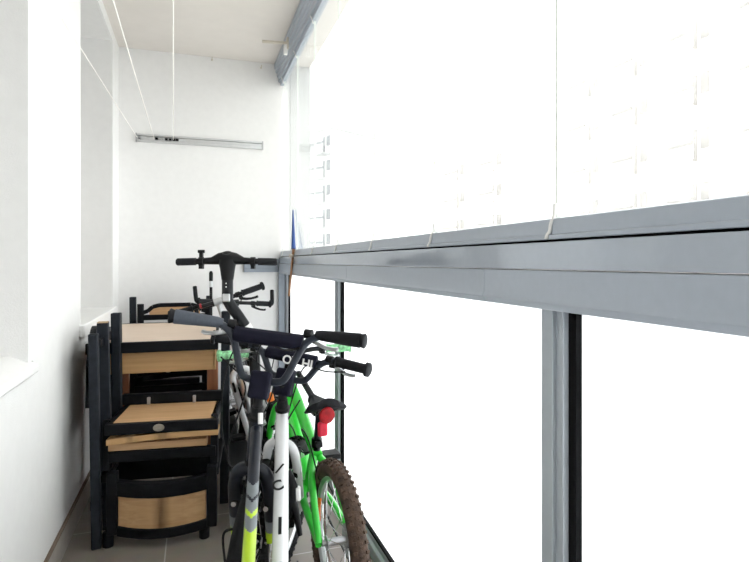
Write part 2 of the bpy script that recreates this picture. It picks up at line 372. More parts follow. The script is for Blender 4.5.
# ------------------------------------------------------------------ furniture stacked against the left wall
def armchair_lying(loc, rz, label, sl='slat', be='beech'):
    """garden chair set down upside down: backrest panel low in front, seat at mid height, legs pointing up"""
    t = tag(empty('garden_chair', loc, (0, 0, rz)), label, 'chair', 'upturned garden chairs')
    W = .19
    # backrest frame with bowed rails, near the floor
    def bow(z0, z1, sag, y0, y1, mb, x0, x1, n=8):
        for i in range(n):
            a = i/n; b = (i+1)/n; q = lambda s: sag*(1-(2*s-1)**2); xa = x0+(x1-x0)*a; xb = x0+(x1-x0)*b
            ya = -.03*(1-(2*a-1)**2); yb = -.03*(1-(2*b-1)**2)
            mb.hexa([(xa, y0+ya, z0-q(a)), (xb, y0+yb, z0-q(b)), (xb, y1+yb, z0-q(b)), (xa, y1+ya, z0-q(a)),
                     (xa, y0+ya, z1-q(a)), (xb, y0+yb, z1-q(b)), (xb, y1+yb, z1-q(b)), (xa, y1+ya, z1-q(a))])
    f = MB(); X0 = .012; bow(.045, .085, .012, -.02, .02, f, X0-W+.015, X0+W-.015); bow(.205, .265, .008, -.02, .02, f, X0-W+.015, X0+W-.015)
    for s in (-1, 1): f.box(X0+s*(W+.004)-.020, X0+s*(W+.004)+.020, -.022, .022, .05, .30)
    bf = f.build('back_frame', M['furn'], t, bevel=.004)
    p = MB(); bow(.075, .215, .010, -.012, .008, p, X0-W+.02, X0+W-.02); p.build('back_panel', M[sl], bf)
    for s in (-1, 1):
        MB().tube([(s*.187-.012, 0, 0), (s*.187-.012, 0, .06)], .021, 14).build('foot', M['furn'], t, bevel=.003)
        MB().bar((s*.237-.006, .33, .0), (s*.245-.006, .33, .915), .040, .042, (0, 1, 0)).build('leg', [M['furn_grey']], t, bevel=.004)
        MB().bar((s*.215, 0, .27), (s*.215, .31, .30), .034, .03, (0, 0, 1)).build('armrest', M['furn'], t, bevel=.005)
        MB().bar((s*.213, .02, .30), (s*.213, .05, .50), .03, .035).build('arm_post', M['furn'], t, bevel=.003)
    sf = MB().box(-.205, .232, -.03, .0, .455, .497).box(-.215, .225, .285, .315, .497, .545).box(-.205, -.18, 0, .30, .46, .497).box(.197, .222, 0, .30, .46, .497)
    sf.box(-.20, .22, .0, .03, .335, .378).box(-.21, .22, .16, .185, .20, .285)
    sfo = sf.build('seat_frame', M['furn'], t, bevel=.003)
    MB().box(-.183, .213, -.0, .29, .478, .497).build('seat_board', M[sl], t, bevel=.003)
    for s in (-1, 1): MB().box(s*.10-.007, s*.10+.007, .275, .287, .497, .53).build('clip', M['steel'], sfo, bevel=.002)
    MB().lathe([(0, .02), (.002, .02), (.0035, .016)], (0, 0, 0), (0, -1, 0), 24).build('badge', M['badge'], sfo).matrix_local = Matrix.Translation((.0, -.030, .477)) @ Matrix.Diagonal((1.1, 1, .75, 1))
    c = MB(); n = 10
    for i in range(n):
        a = i/n; b = (i+1)/n; q = lambda s: -.018*(1-s)+.0*s + .006*math.sin(math.pi*s); xa = -.20+.432*a; xb = -.20+.432*b
        c.hexa([(xa, -.025, .432+q(a)), (xb, -.025, .432+q(b)), (xb, .05, .432+q(b)), (xa, .05, .432+q(a)), (xa, -.025, .455+q(a)), (xb, -.025, .455+q(b)), (xb, .05, .455+q(b)), (xa, .05, .455+q(a))])
    c.build('seat_slat', M[be], t)
    MB().box(-.20, .185, .0, .05,   .382, .412).build('seat_slat', M[sl], t, bevel=.003)
    return t
def copy_tree(o, parent=None):
    c = o.copy(); COL.objects.link(c); c.parent = parent
    for ch in list(o.children):
        d = copy_tree(ch, c); d.matrix_local = ch.matrix_local.copy()
    return c
ch1 = armchair_lying((-.135, 2.415, 0), R(-7), 'upturned black wooden garden chair with beech seat, at the near end of the stack')
ch2 = armchair_lying((-.155, 3.66, 0), R(-2), 'upturned black garden chair behind the small beech table, legs pointing up', 'furn', 'furn')  # beech parts blackened here: shade under the table put into their colour

# folded chair standing between the wall and the upturned chair
fc = tag(empty('folded_chair', (-.382, 2.44, 0)), 'folded black garden chair leaning upright against the left wall', 'chair')
MB().bar((.008, 0, 0), (-.004, .0, .862), .036, .04).build('leg', M['furn_grey'], fc, bevel=.005)
l1 = MB().bar((.038, .10, .03), (.016, .10, .895), .042, .042); l1.bar((.016, .10, .895), (.016, .10, .899), .042, .042, mi=1)
l1.build('leg', [M['furn_grey'], M['end']], fc, bevel=.004)
MB().bar((.012, .50, 0), (.0, .48, .80), .036, .04).build('leg', M['furn_grey'], fc, bevel=.005)
bk = MB(); n = 16
prof = [(.10+.35*i/n, .54+.325*math.sin(math.pi*i/n)**.4) for i in range(n+1)]
for (ya, za), (yb, zb) in zip(prof, prof[1:]):
    bk.hexa([(-.045, ya, .56), (-.022, ya, .56), (-.022, yb, .56), (-.045, yb, .56), (-.052, ya, za), (-.028, ya, za), (-.028, yb, zb), (-.052, yb, zb)])
bk.build('backrest', M['furn'], fc)
MB().box(-.03, -.008, .10, .48, .40, .80).build('seat', M['furn'], fc, bevel=.004)
MB().box(-.020, .02, .02, .5, .14, .18).build('stretcher', M['furn'], fc, bevel=.003)
MB().box(-.020, .02, .02, .5, .80, .835).build('stretcher', M['furn'], fc, bevel=.003)

# small table
tb = tag(empty('side_table', (-.18, 2.78, 0), (0, 0, R(-2.5))), 'small beech table with black edging among the stacked chairs', 'table')
MB().box(-.275, .275, 0, .83, .752, .775).build('tabletop', M['top'], tb)
e = MB().box(-.292, .29, -.022, 0, .727, .777).box(-.29, -.275, 0, .83, .73, .776).box(.275, .29, 0, .83, .73, .776).box(-.29, .29, .83, .85, .73, .776)
e.build('edge_band', M['furn'], tb, bevel=.004)
a = MB().box(-.268, .275, .03, .05, .622, .75).box(-.268, .275, .78, .80, .622, .75).box(-.275, -.262, .03, .80, .622, .75).box(.262, .279, .03, .80, .622, .75)
a.build('apron', M['beech'], tb, bevel=.002)
for sx in (-1, 1):
    for y in (.075, .755): MB().bar((sx*.255+.006, y, 0), (sx*.255+.006, y, .752), .05, .05).build('leg', M['leg'], tb, bevel=.003)

# upright chair at the end wall, only its backrest shows
uc = tag(empty('garden_chair', (-.125, 3.92, 0)), 'black garden chair with curved beech backrest standing against end wall', 'chair')
for s in (-1, 1):
    MB().tube(sm([(s*.215, .03, 0), (s*.215, .03, .45), (s*.215, -.0, .70), (s*.215, -.005, .86), (s*.215, -.005, .872)], 1), [.02]*8+[.012] if False else .021, 12).build('post', M['furn'], uc)
    MB().bar((s*.20, .16, 0), (s*.20, .16, .42), .04, .04).build('leg', M['furn'], uc, bevel=.003)
rl = MB(); pts = [(-.205, -.005, .812), (-.17, -.005, .825), (-.14, -.005, .852), (-.10, -.005, .862), (.10, -.005, .862), (.14, -.005, .852), (.17, -.005, .825), (.205, -.005, .812)]
for a, b in zip(pts, pts[1:]): rl.bar(a, b, .026, .02, (0, 1, 0))
rl.box(-.205, .205, -.018, .008, .765, .80); rl.build('back_rail', M['furn'], uc)
MB().box(-.16, .16, -.012, .004, .80, .855).build('back_panel', M['slat'], uc)
MB().box(-.21, .21, .0, .20, .42, .46).build('seat', M['slat'], uc, bevel=.004)

# slim rod behind the table
rd = tag(empty('walking_stick', P(211, 262, 3.75)), 'slim black rod with silver band standing behind the bicycle handlebars', 'stick')
q = P(211, 262, 3.75); z = lambda v: (262-v)/FPX*3.75
MB().tube([(0, 0, -q.z+.002), (0, 0, z(287))], .010, 10).build('shaft', M['black'], rd)
MB().tube([(0, 0, z(287)), (0, 0, z(281))], .013, 10).build('band', M['silver'], rd)
MB().tube([(0, 0, z(281)), (0, 0, z(273)), (0, 0, z(271))], [.013, .013, .007], 10).build('handle', M['black'], rd)

# ------------------------------------------------------------------ bicycles
def rot_about(p, axis, ang):
    return Matrix.Translation(Vector(p)) @ Matrix.Rotation(ang, 4, Vector(axis)) @ Matrix.Translation(-Vector(p))
def wheel(name, par, T, r, tw, tyre, rim_m, knob, nsp=20, disc=False):
    """tyre with rim, hub and spokes; axle along local y at T's origin"""
    mb = MB(T); n = 56
    prof = []
    for k in range(14):
        a = 2*math.pi*k/14; prof.append((math.sin(a)*tw*.5, r - tw*.5 + math.cos(a)*tw*.5))
    mb.lathe(prof, (0,0,0), (0,1,0), n, closed=True)
    if knob:
        for k in range(60):
            a = 2*math.pi*k/60
            for j in (-1, 0, 1):
                aa = a + (math.pi/60 if j == 0 else 0); rr = r + (.001 if j == 0 else -.0045)
                c = Vector((math.cos(aa)*rr, j*tw*.33, math.sin(aa)*rr)); er = Vector((math.cos(aa), j*.5, math.sin(aa))).normalized()
                tdir = Vector((-math.sin(aa), 0, math.cos(aa)))
                mb.bar(c - er*.005, c + er*.0035, .011, .009, tdir)
    ty = mb.build(name, tyre, par)
    rr = r - tw*.93
    MB(T).lathe([(-.013, rr+.008), (.013, rr+.008), (.013, rr-.006), (.006, rr-.014), (-.006, rr-.014), (-.013, rr-.006)], (0,0,0), (0,1,0), n, closed=True).build('rim', rim_m, ty)
    MB(T).lathe([(-.05, .006), (-.049, .009), (-.036, .009), (-.035, .022), (-.031, .022), (-.03, .012), (.03, .012), (.031, .022), (.035, .022), (.036, .009), (.049, .009), (.05, .006)], (0,0,0), (0,1,0), 20).build('hub', M['steel'], ty)
    me = None
    for k in range(nsp):
        a = 2*math.pi*k/nsp; s = 1 if k % 2 else -1; b = a + (.55 if (k//2) % 2 else -.55)
        MB(T).tube([(math.cos(b)*.021, s*.033, math.sin(b)*.021), (math.cos(a)*(rr-.010), 0, math.sin(a)*(rr-.010))], .0013, 5).build('spoke', M['chrome'], ty)
    return ty

def bicycle(loc, heading, lean, label, p):
    """origin under the rear axle on the ground, x forward, y left, z up"""
    t = tag(empty('bicycle', loc), label, 'bicycle')
    t.rotation_mode = 'QUATERNION'
    t.rotation_quaternion = (Matrix.Rotation(math.pi/2 - heading, 4, 'Z') @ Matrix.Rotation(lean, 4, 'X')).to_quaternion()
    r = p['r']; wb = p['wb']; tw = p.get('tw', .048)
    hb = Vector(p['hb']); ht = Vector(p['ht']); ax = (ht-hb).normalized(); bb = Vector(p['bb']); st = Vector(p['st'])
    S = rot_about(hb, ax, p.get('steer', 0)); fx = Vector((wb, 0, r)); rx = Vector((0, 0, r))
    FM = M[p['frame']]; fm = p.get('fmis')
    fr = MB(); mats = p.get('fmats', [FM])
    def tb(pts, r0, r1, n=14, flat=1.0, it=2, mis=None):
        q = sm(pts, it); k = len(q); fr.tube(q, [r0+(r1-r0)*i/(k-1) for i in range(k)], n, flat=flat, mis=mis(q) if mis else None)
    tb([hb, ht], .022, .021, it=0)
    dt = p.get('dt', .024); tt = p.get('tt', .019)
    mb_ = bb - hb
    dpath = sm([hb + ax*.02, hb + ax*.01 + Vector((-.06, 0, -.025)), bb + Vector((.0, 0, .01))], 2)
    if p.get('chev'):
        fine = []
        for a, b in zip(dpath, dpath[1:]):
            m_ = max(1, int((b-a).length/.0025)); fine += [a + (b-a)*(j/m_) for j in range(m_)]
        fr.tube(fine + [dpath[-1]], dt, 32, fn=p['chev'])
    else: fr.tube(dpath, [dt]*len(dpath), 16)
    tpath = sm([ht - ax*.025, ht - ax*.03 + Vector((-.08, 0, -.012)), st + Vector((0, 0, -.05))], 2)
    if p.get('chev'):
        fine = []
        for a, b in zip(tpath, tpath[1:]):
            m_ = max(1, int((b-a).length/.0025)); fine += [a + (b-a)*(j/m_) for j in range(m_)]
        fr.tube(fine + [tpath[-1]], tt, 32, fn=p['chev'])
    else: fr.tube(tpath, [tt]*len(tpath), 16)
    tb([bb, st], .018, .018, it=0)
    if p.get('gusset'): tb([ht*.35 + hb*.65 + Vector((-.02, 0, 0)), (ht+hb)*.5*.5 + bb*.5 + Vector((.02, 0, .06)), bb*.7+st*.3], tt*.9, tt*.8)
    for s in (-1, 1):
        tb([bb + Vector((-.01, s*.02, 0)), bb + Vector((-.10, s*.048, 0)), rx + Vector((.0, s*.058, 0))], p.get('cs', .011), p.get('cs', .011)*.85, 10)
        tb([st + Vector((.0, s*.012, -.06)), st + Vector((-.07, s*.042, -.09)), rx + Vector((0, s*.058, .0))], p.get('cs', .011)*.9, p.get('cs', .011)*.75, 10)
    tb([bb + Vector((0, -.034, 0)), bb + Vector((0, .034, 0))], .022, .022, it=0)
    fo = fr.build('frame', p.get('fmats', FM), t)
    # headset
    MB().lathe([(-.012, .025), (0, .026), (.002, .02)], hb, ax, 18).build('headset_cup', M['black'], t); MB().lathe([(0, .024), (.012, .026), (.016, .02), (.04, .017)], ht, ax, 18).build('headset_cup', M['black'], t)
    # fork
    fk = MB(S); crown = hb - ax*.03; off = fx - (crown + (fx-crown).dot(-ax)*(-ax))
    fr_ = p.get('fr', .016)
    fk.tube([hb, crown - ax*.005], .02, 14)
    for s in (-1, 1):
        q = sm([crown, crown + Vector((0, s*.03, -.002)), crown + Vector((.004, s*.052, -.03)), crown*.5 + fx*.5 + Vector((.0, s*.056, .0)), fx + Vector((-.004, s*.058, .03)), fx + Vector((0, s*.056, 0))], 2)
        k = len(q)
        if p.get('fork2'):
            mis = [0 if i/k < .60 else (1 if i/k < .70 else 2) for i in range(k)]
        else: mis = [0]*k
        fk.tube(q, [fr_ + (.010-fr_)*max(0, (i/k-.5)*2) for i in range(k)], 14, mis=mis)
    fko = fk.build('fork', p.get('fork2') or M[p['fork']], t)
    # front V-brake
    for s in (-1, 1):
        b0 = S @ (crown*.45 + fx*.55 + Vector((-.02 if False else .0, s*.056, 0)))
        base = crown*.55 + fx*.45 + Vector((-.022, s*.05, 0))
        br = MB(S).tube([base, base + Vector((0, s*.006, .05)), base + Vector((0, s*.004, .11))], [.010, .008, .006], 8).box(base.x-.006, base.x+.006, base.y-s*.018-.006, base.y-s*.018+.006, base.z+.03, base.z+.075)
        bo = br.build('brake_arm', M['black'], t)
        MB(S).lathe([(0, .008), (.006, .008)], base + Vector((-.010, 0, 0)), (-1, 0, 0), 12).build('bolt', M['chrome'], bo)
    base = crown*.55 + fx*.45 + Vector((-.022, 0, .11))
    MB(S).tube(sm([base + Vector((0, .055, -.005)), base + Vector((-.01, .085, .0)), base + Vector((-.03, .09, .07)), ht + Vector((.05, .06, .02)), ht + ax*.10 + Vector((.06, .05, .0)), ht + ax*.14 + Vector((.03, .13, .03))], 3), .0026, 6).build('brake_cable', M['black'], t)
    # wheels
    Tf = S @ Matrix.Translation(fx)
    wheel('front_tyre', t, Tf, r, tw, M[p.get('tyre', 'tyre')], M[p.get('rim', 'silver')], p.get('knob_f', False), p.get('nsp', 20))
    wheel('rear_tyre', t, Matrix.Translation(rx), r, tw, M[p.get('tyre_r', p.get('tyre', 'tyre'))], M[p.get('rim', 'silver')], p.get('knob', False), p.get('nsp', 20))
    # stem and handlebar
    C = Vector(p['clamp'])
    smb = MB(S).tube([ht + ax*.03, ht + ax*((C-ht).dot(ax) - .0)], .0145, 14)
    base = ht + ax*((C-ht).dot(ax)); smb.tube([base - ax*.0, C], .016, 12).lathe([(-.022, .019), (.022, .019)], C, (0, 1, 0), 16)
    so = smb.build('stem', M[p.get('stem', 'black')], t)
    if p.get('stempad'):
        sw, sh, sd = p['stempad']
        T = S @ Matrix.Translation(C + Vector((-.022, 0, -.004))) @ Matrix.Rotation(R(14), 4, 'Y')
        MB(T).box(-sd/2, sd/2, -sw/2, sw/2, -sh*.55, sh*.45).build('stem_pad', M['pad'], t, bevel=.008)
    B = S @ Matrix.Translation(C) @ Matrix.Rotation(p.get('tilt', 0), 4, 'X') @ Matrix.Rotation(p.get('roll', 0), 4, 'Y')
    half = [Vector(q) for q in p['bar']]
    pl = sm(half, 2); left = [Vector((q.x, q.y, q.z)) for q in pl]; right = [Vector((q.x, -q.y, q.z)) for q in pl]
    hbo = MB(B).tube(right[::-1] + left[1:], p.get('barr', .0112), 12).build('handlebar', M[p.get('barm', 'navybar')], t)
    if p.get('cross'):
        cw, cz, pr, pw = p['cross']
        MB(B).tube([(p.get('cx', 0), -cw, cz), (p.get('cx', 0), cw, cz)], .0085, 10).build('crossbar', M[p.get('barm', 'navybar')], hbo)
        MB(B).tube([(p.get('cx', 0), -pw, cz), (p.get('cx', 0), pw, cz)], pr, 8).build('crossbar_pad', M['pad'], hbo, bevel=.004)
    for s in (1, -1):
        tip = half[-1].copy(); pre = half[-2].copy(); tip.y *= s; pre.y *= s; d = (tip-pre).normalized()
        gl = p.get('gl', .115); gr = p.get('gr', .0165); gm = p.get('gmat', ['grip', 'grip'])[0 if s > 0 else 1]
        g0 = tip - d*gl
        if p.get('fatgrip'):
            pts = [g0, g0+d*gl*.12, g0+d*gl*.45, g0+d*gl*.8, g0+d*gl*.93, g0+d*gl*.94, g0+d*(gl+.003), g0+d*(gl+.006)]
            rad = [gr*.72, gr*.92, gr*1.06, gr*1.2, gr*1.25, gr*1.1, gr*1.28, gr*1.05]
            mg = [0, 0, 0, 0, 1, 1, 1, 1]
        else:
            pts = [g0, g0+d*.006, g0+d*.008, g0+d*gl*.5, g0+d*(gl-.012), g0+d*(gl-.010), g0+d*gl, g0+d*(gl+.003)]
            rad = [gr*1.15, gr*1.15, gr, gr*1.03, gr, gr*1.45, gr*1.45, gr*1.15]; mg = [0]*8
        MB(B).tube(pts, rad, 16, mis=mg).build('grip', [M[gm], M['grip']], hbo)
        # brake lever and clamp
        if p.get('lever', True):
            c0 = g0 - d*.025; lm = M[p.get('leverm', 'silver')]
            hd = MB(B).lathe([(-.012, .0145), (.012, .0145)], c0, d, 14).box(c0.x, c0.x+.035, min(c0.y, c0.y+s*.02), max(c0.y, c0.y+s*.02), c0.z-.026, c0.z-.004)
            lo_ = hd.build('lever_clamp', M['black'], hbo, bevel=.002)
            MB(B).tube(sm([c0 + Vector((.03, s*.005, -.018)), c0 + Vector((.045, s*.035, -.024)), c0 + d*.08 + Vector((.04, 0, -.026)), c0 + d*.12 + Vector((.05, 0, -.026))], 2), [.006]*1 + [.0055]*12, 8, flat=.6).build('brake_lever', lm, hbo) if False else \
            MB(B).tube([c0 + Vector((.03, s*.005, -.020)), c0 + Vector((.035, s*.035, -.033)), c0 + d*.06 + Vector((.036, 0, -.040)), c0 + d*.085 + Vector((.040, 0, -.042)), c0 + d*.095 + Vector((.048, 0, -.040))], [.008, .007, .0065, .0065, .007], 8).build('brake_lever', lm, hbo)
        if p.get('barend'):
            q = tip - d*.004; MB(B).tube(sm([q, q + d*.012, q + d*.014 + Vector((.02, s*.002, .03)), q + d*.016 + Vector((.05, s*.004, .085))], 1), .0125, 12).build('bar_end', M['grip'], hbo)
    # saddle and seatpost
    if p.get('saddle'):
        sx, sz = p['saddle']; 
        MB().tube([st + Vector((0, 0, -.03)), st*.3 + Vector((sx, 0, sz-.05))*.7, (sx, 0, sz-.045)], .0135, 12).build('seatpost', M['black_satin'], t)
        n = 12; sd = MB(); rings = []
        for i in range(n+1):
            a = i/n; x = sx - .105 + .205*a
            hw = .078*(1 - min(1, max(0, (a-.12)/.62))**1.1*.72) if a > .12 else .078*(.55+.45*math.sin(a/.12*math.pi/2))
            if a > .93: hw *= .8
            zt = sz + (.012 if a < .45 else -.006)*(abs(a-.45)/.55)**2 + (.016 if a < .15 else 0)*(1-a/.15) ; hh = .032 if a < .9 else .022
            rings.append([sd.v((x, hw*math.cos(th), zt - hh*.5 + hh*.5*(math.sin(th) if math.sin(th) > 0 else math.sin(th)*1.2) - .014*abs(math.cos(th))**3)) for th in [2*math.pi*k/16 for k in range(16)]])
        for i in range(n):
            for k in range(16): sd.face([rings[i][k], rings[i][(k+1)%16], rings[i+1][(k+1)%16], rings[i+1][k]])
        sd.face(rings[0][::-1]); sd.face(rings[-1]); so_ = sd.build('saddle', M['grip'], t)
        ra = MB()
        for s in (-1, 1): ra.tube(sm([(sx-.09, s*.03, sz-.022), (sx-.05, s*.024, sz-.045), (sx+.06, s*.02, sz-.042), (sx+.11, s*.008, sz-.02)], 1), .0035, 6)
        ra.box(sx-.02, sx+.02, -.026, .026, sz-.058, sz-.034); ra.build('saddle_rail', M['black'], so_)
        MB().lathe([(-.02, .019), (.012, .019), (.014, .016)], st, (0, 0, 1), 14).box(st.x-.035, st.x-.012, -.012, .012, st.z-.012, st.z+.006).build('seat_clamp', M['black'], t)
    # drivetrain on the right side
    cy = -.048
    MB().lathe([(-.002, .062), (.002, .062), (.002, .03), (-.002, .03)], bb + Vector((0, cy, 0)), (0, 1, 0), 36, closed=True).lathe([(-.012, .016), (.012, .016)], bb + Vector((0, cy+.01, 0)), (0, 1, 0), 12).build('chainring', M['black_satin'], t)
    ca = p.get('crank', R(35)); cd = Vector((math.cos(ca), 0, math.sin(ca)))
    for s in (-1, 1):
        a = bb + Vector((0, s*.06, 0)); b = a - cd*s*.125 + Vector((0, s*.012, 0))
        MB().bar(a, b, .016, .024, (0, 1, 0)).build('crank', M['black_satin'], t, bevel=.003)
        MB().box(b.x-.035, b.x+.035, min(b.y+s*.012, b.y+s*.085), max(b.y+s*.012, b.y+s*.085), b.z-.011, b.z+.011).build('pedal', M['black'], t, bevel=.004)
    cas = MB()
    for i, q in enumerate((.030, .034, .038, .043, .048)): cas.lathe([(-.0012, q), (.0012, q)], rx + Vector((0, -.052+i*.004, 0)), (0, 1, 0), 28)
    cas.build('cassette', M['steel'], t)
    chn = MB()
    top = [bb + Vector((0, cy, .062)), rx + Vector((0, cy, .040))]; bot = [bb + Vector((0, cy, -.062)), rx + Vector((.03, cy, -.08)), rx + Vector((-.005, cy, -.07)), rx + Vector((-.02, cy, -.035))]
    chn.tube(top, .004, 6).tube(bot, .004, 6); chn.build('chain', M['black_satin'], t)
    MB().bar(rx + Vector((.0, -.062, -.03)), rx + Vector((.02, -.062, -.10)), .02, .012, (0, 1, 0)).lathe([(-.004, .02), (.004, .02)], rx + Vector((.018, -.056, -.095)), (0, 1, 0), 16).build('derailleur', M['black'], t)
    return t, S, fo

bmx = [(0,0,0), (0,.045,0), (0,.068,.012), (.004,.092,.085), (.008,.112,.128), (.006,.142,.150), (-.004,.18,.156), (-.034,.285,.160)]
base20 = dict(r=.25, wb=.90, hb=(.755,0,.560), ht=(.725,0,.665), bb=(.36,0,.27), st=(.25,0,.50), clamp=(.735,0,.80), bar=bmx, stempad=(.066,.098,.055),
              cross=(.104,.125,.021,.095), cx=.007, fatgrip=True, gl=.125, gr=.0175)

def chevrons(s, th):
    """painted chevrons along the tube: dark, grey with a dark line and a lime line, then lime"""
    d = min(abs(th-c) for c in (-.5, .5, 1.5, 2.5)); q = s - .045*(1 - d/.5) * (1 if True else 0)
    for lim, mi in CHEV:
        if q < lim: return mi
    return CHEV[-1][1]
CHEV = [(.30, 0), (.355, 1), (.37, 0), (.415, 1), (.435, 2), (.49, 1), (2, 2)]
# dark bicycle nearest the camera
pA = dict(base20); pA.update(frame='navy', fork='navy', fmats=[M['navy'], M['greypaint'], M['lime']], chev=chevrons, fr=.021, fork2=[M['navy'], M['greypaint'], M['lime']], steer=R(-14), gl=.15, gmat=['grip_grey', 'grip'],
    saddle=(-.03, .44), st=(.17,0,.36), rim='white', dt=.015, tt=.0155, stempad=(.058,.08,.05), ht=(.725,0,.69), cross=(.108,.127,.0245,.104), crank=R(150))
A, SA, fA = bicycle((.044, .925, 0), R(6.3), R(4.2), 'dark navy kids bicycle with lime chevrons, nearest the stacked chairs', pA)
# white bicycle in the middle
pB = dict(base20); pB.update(frame='white', fork='white', steer=R(-20), saddle=(-.03, .44), st=(.17,0,.36), dt=.020, tt=.0215, fr=.016, fatgrip=False, rim='silver', knob_f=True, tilt=R(3.5), clamp=(.745,0,.755), ht=(.73,0,.65),
    bar=[(x, y*.97, z*.58) for x, y, z in bmx], cross=(.104, .074, .022, .090), stempad=(.06,.09,.05), gr=.0165, crank=R(150))
Bk, SB, fB = bicycle((.158, 1.13, 0), R(8.6), R(1.2), 'white kids bicycle with black pad, between navy and green bicycles', pB)
def lettering(body, name, size, m, par, T):
    c = bpy.data.curves.new(name, 'FONT'); c.body = body; c.size = size; c.extrude = .0006; c.align_x = 'CENTER'; c.align_y = 'CENTER'; c.offset = .001
    f = bpy.data.objects.new(name, c); COL.objects.link(f); bpy.context.view_layer.update()
    me = bpy.data.meshes.new_from_object(f.evaluated_get(bpy.context.evaluated_depsgraph_get())); bpy.data.objects.remove(f)
    me.materials.clear(); me.materials.append(m); o = bpy.data.objects.new(name, me); COL.objects.link(o); o.parent = par; o.matrix_local = T; return o
FACE = Matrix(((0, 0, -1, 0), (-1, 0, 0, 0), (0, 1, 0, 0), (0, 0, 0, 1)))        # reads from behind the bar
hbB = [c for c in Bk.children if c.name.startswith('handlebar')][0]
lettering('OV HI', 'pad_lettering', .040, M['white_plastic'], hbB, SB @ Matrix.Translation(Vector(pB['clamp'])) @ Matrix.Rotation(pB['tilt'], 4, 'X') @ Matrix.Translation((-.0155, -.03, .065)) @ FACE)
# green bicycle by the glass
pC = dict(base20); pC.pop('cross'); pC.pop('stempad')
pC.update(frame='green', fork='green', steer=R(0), saddle=(.20, .665), st=(.235,0,.50), bb=(.36,0,.29), ht=(.70,0,.66), hb=(.73,0,.55), clamp=(.72,0,.745), tyre_r='tyre_dirty', knob=True, knob_f=True,
     bar=[(0,0,0), (0,.05,0), (-.005,.10,.010), (-.01,.14,.014), (-.035,.30,.012)], fatgrip=False, gmat=['green_tape', 'green_tape'], dt=.036, tt=.022, cs=.015, tw=.055, barm='black_satin')
Cg, SG, fG = bicycle((.435, 1.715, 0), R(-3.5), R(0), 'bright green kids bicycle with muddy rear tyre beside the frosted glass', pC)
rf = MB().lathe([(0, .026), (.006, .029), (.012, .027), (.014, .020)], (.098, .006, .632), (-1, -.15, -.1), 24).build('reflector', M['red'], Cg)
rf['label'] = 'round red reflector'
MB().tube([(.11, .006, .635), (.135, .004, .64), (.16, 0, .635)], .005, 8).build('bracket', M['black'], rf)
pk = MB().box(.150, .168, -.018, .018, .54, .592).build('tail_light', M['pink'], Cg, bevel=.008); pk['label'] = 'faded pink tail light'
MB().tube([(.655, -.035, .665), (.40, -.04, .60), (.26, -.035, .545)], .013, 12).build('air_pump', M['black_satin'], Cg)
for a0, a1 in ((R(-5), R(22)), (R(200), R(225))):
    mb = MB(); pts = [(math.cos(a0+(a1-a0)*k/6)*.188, .006, .25+math.sin(a0+(a1-a0)*k/6)*.188) for k in range(7)]
    mb.tube(pts, .007, 6); mb.build('wheel_reflector', M['orange'], Cg)['label'] = 'orange wheel reflector'
MB().tube(sm([(.60, .03, .62), (.52, .06, .50), (.40, .05, .52), (.30, .045, .44), (.22, .03, .47)], 3), .0027, 6).build('gear_cable', M['black'], Cg)
MB().tube(sm([(.30, .03, .50), (.24, .06, .56), (.16, .05, .54), (.14, .03, .44), (.13, .02, .40)], 3), .0027, 6).build('brake_cable', M['black'], Cg)

# larger bicycle behind, turned to face the camera
flat_bar = [(0,0,0), (0,.06,0), (-.005,.15,.004), (-.02,.25,.006)]
pD = dict(r=.27, wb=.92, tw=.045, hb=(.755,0,.64), ht=(.715,0,.80), bb=(.40,0,.27), st=(.24,0,.56), clamp=(.72,0,.985), bar=flat_bar, frame='white', fork='white', steer=R(0), saddle=(.20,.60),
    gl=.12, gr=.016, rim='white', fatgrip=False, barm='black_satin', stem='silver', leverm='black', dt=.021, tt=.017, knob_f=True)
Dk, SD, fD = bicycle((.405, 3.72, 0), R(180), R(17), 'bicycle leaning left with tilted flat handlebar and red grip print, behind scooter', pD)
MB(SD @ Matrix.Translation(Vector(pD['clamp']))).tube([(-.003, -.085, .003), (-.005, -.118, .004)], .0135, 12).build('red_print', M['redmark'], Dk)
fd = MB(SD); pts = [(.92+math.cos(a)*.292, 0, .27+math.sin(a)*.292) for a in [R(30+10*k) for k in range(13)]]
fd.tube(pts, .032, 12, flat=1.0); fd.build('mudguard', M['silver'], Dk)
pE = dict(r=.235, wb=.85, tw=.042, hb=(.67,0,.56), ht=(.64,0,.74), bb=(.36,0,.26), st=(.2,0,.52), clamp=(.635,0,.90), bar=[(0,0,0),(0,.06,0),(-.004,.14,.0),(-.01,.225,.0)], frame='black_satin', fork='black_satin', saddle=(.17,.55),
    gl=.09, gr=.016, fatgrip=False, barm='black_satin', leverm='black', barend=True, stem='black_satin', rim='white', tilt=R(8))
Ek, SE, fE = bicycle((.40, 2.88, 0), R(-9), R(-4), 'small black bicycle with upright bar ends nearest the end wall', pE)
fm = MB(SE); pts = [(.85+math.cos(a)*.25, 0, .235+math.sin(a)*.25) for a in [R(35+10*k) for k in range(12)]]
fm.tube(pts, .028, 10, flat=1.0); fm.build('mudguard', M['silver'], Ek)

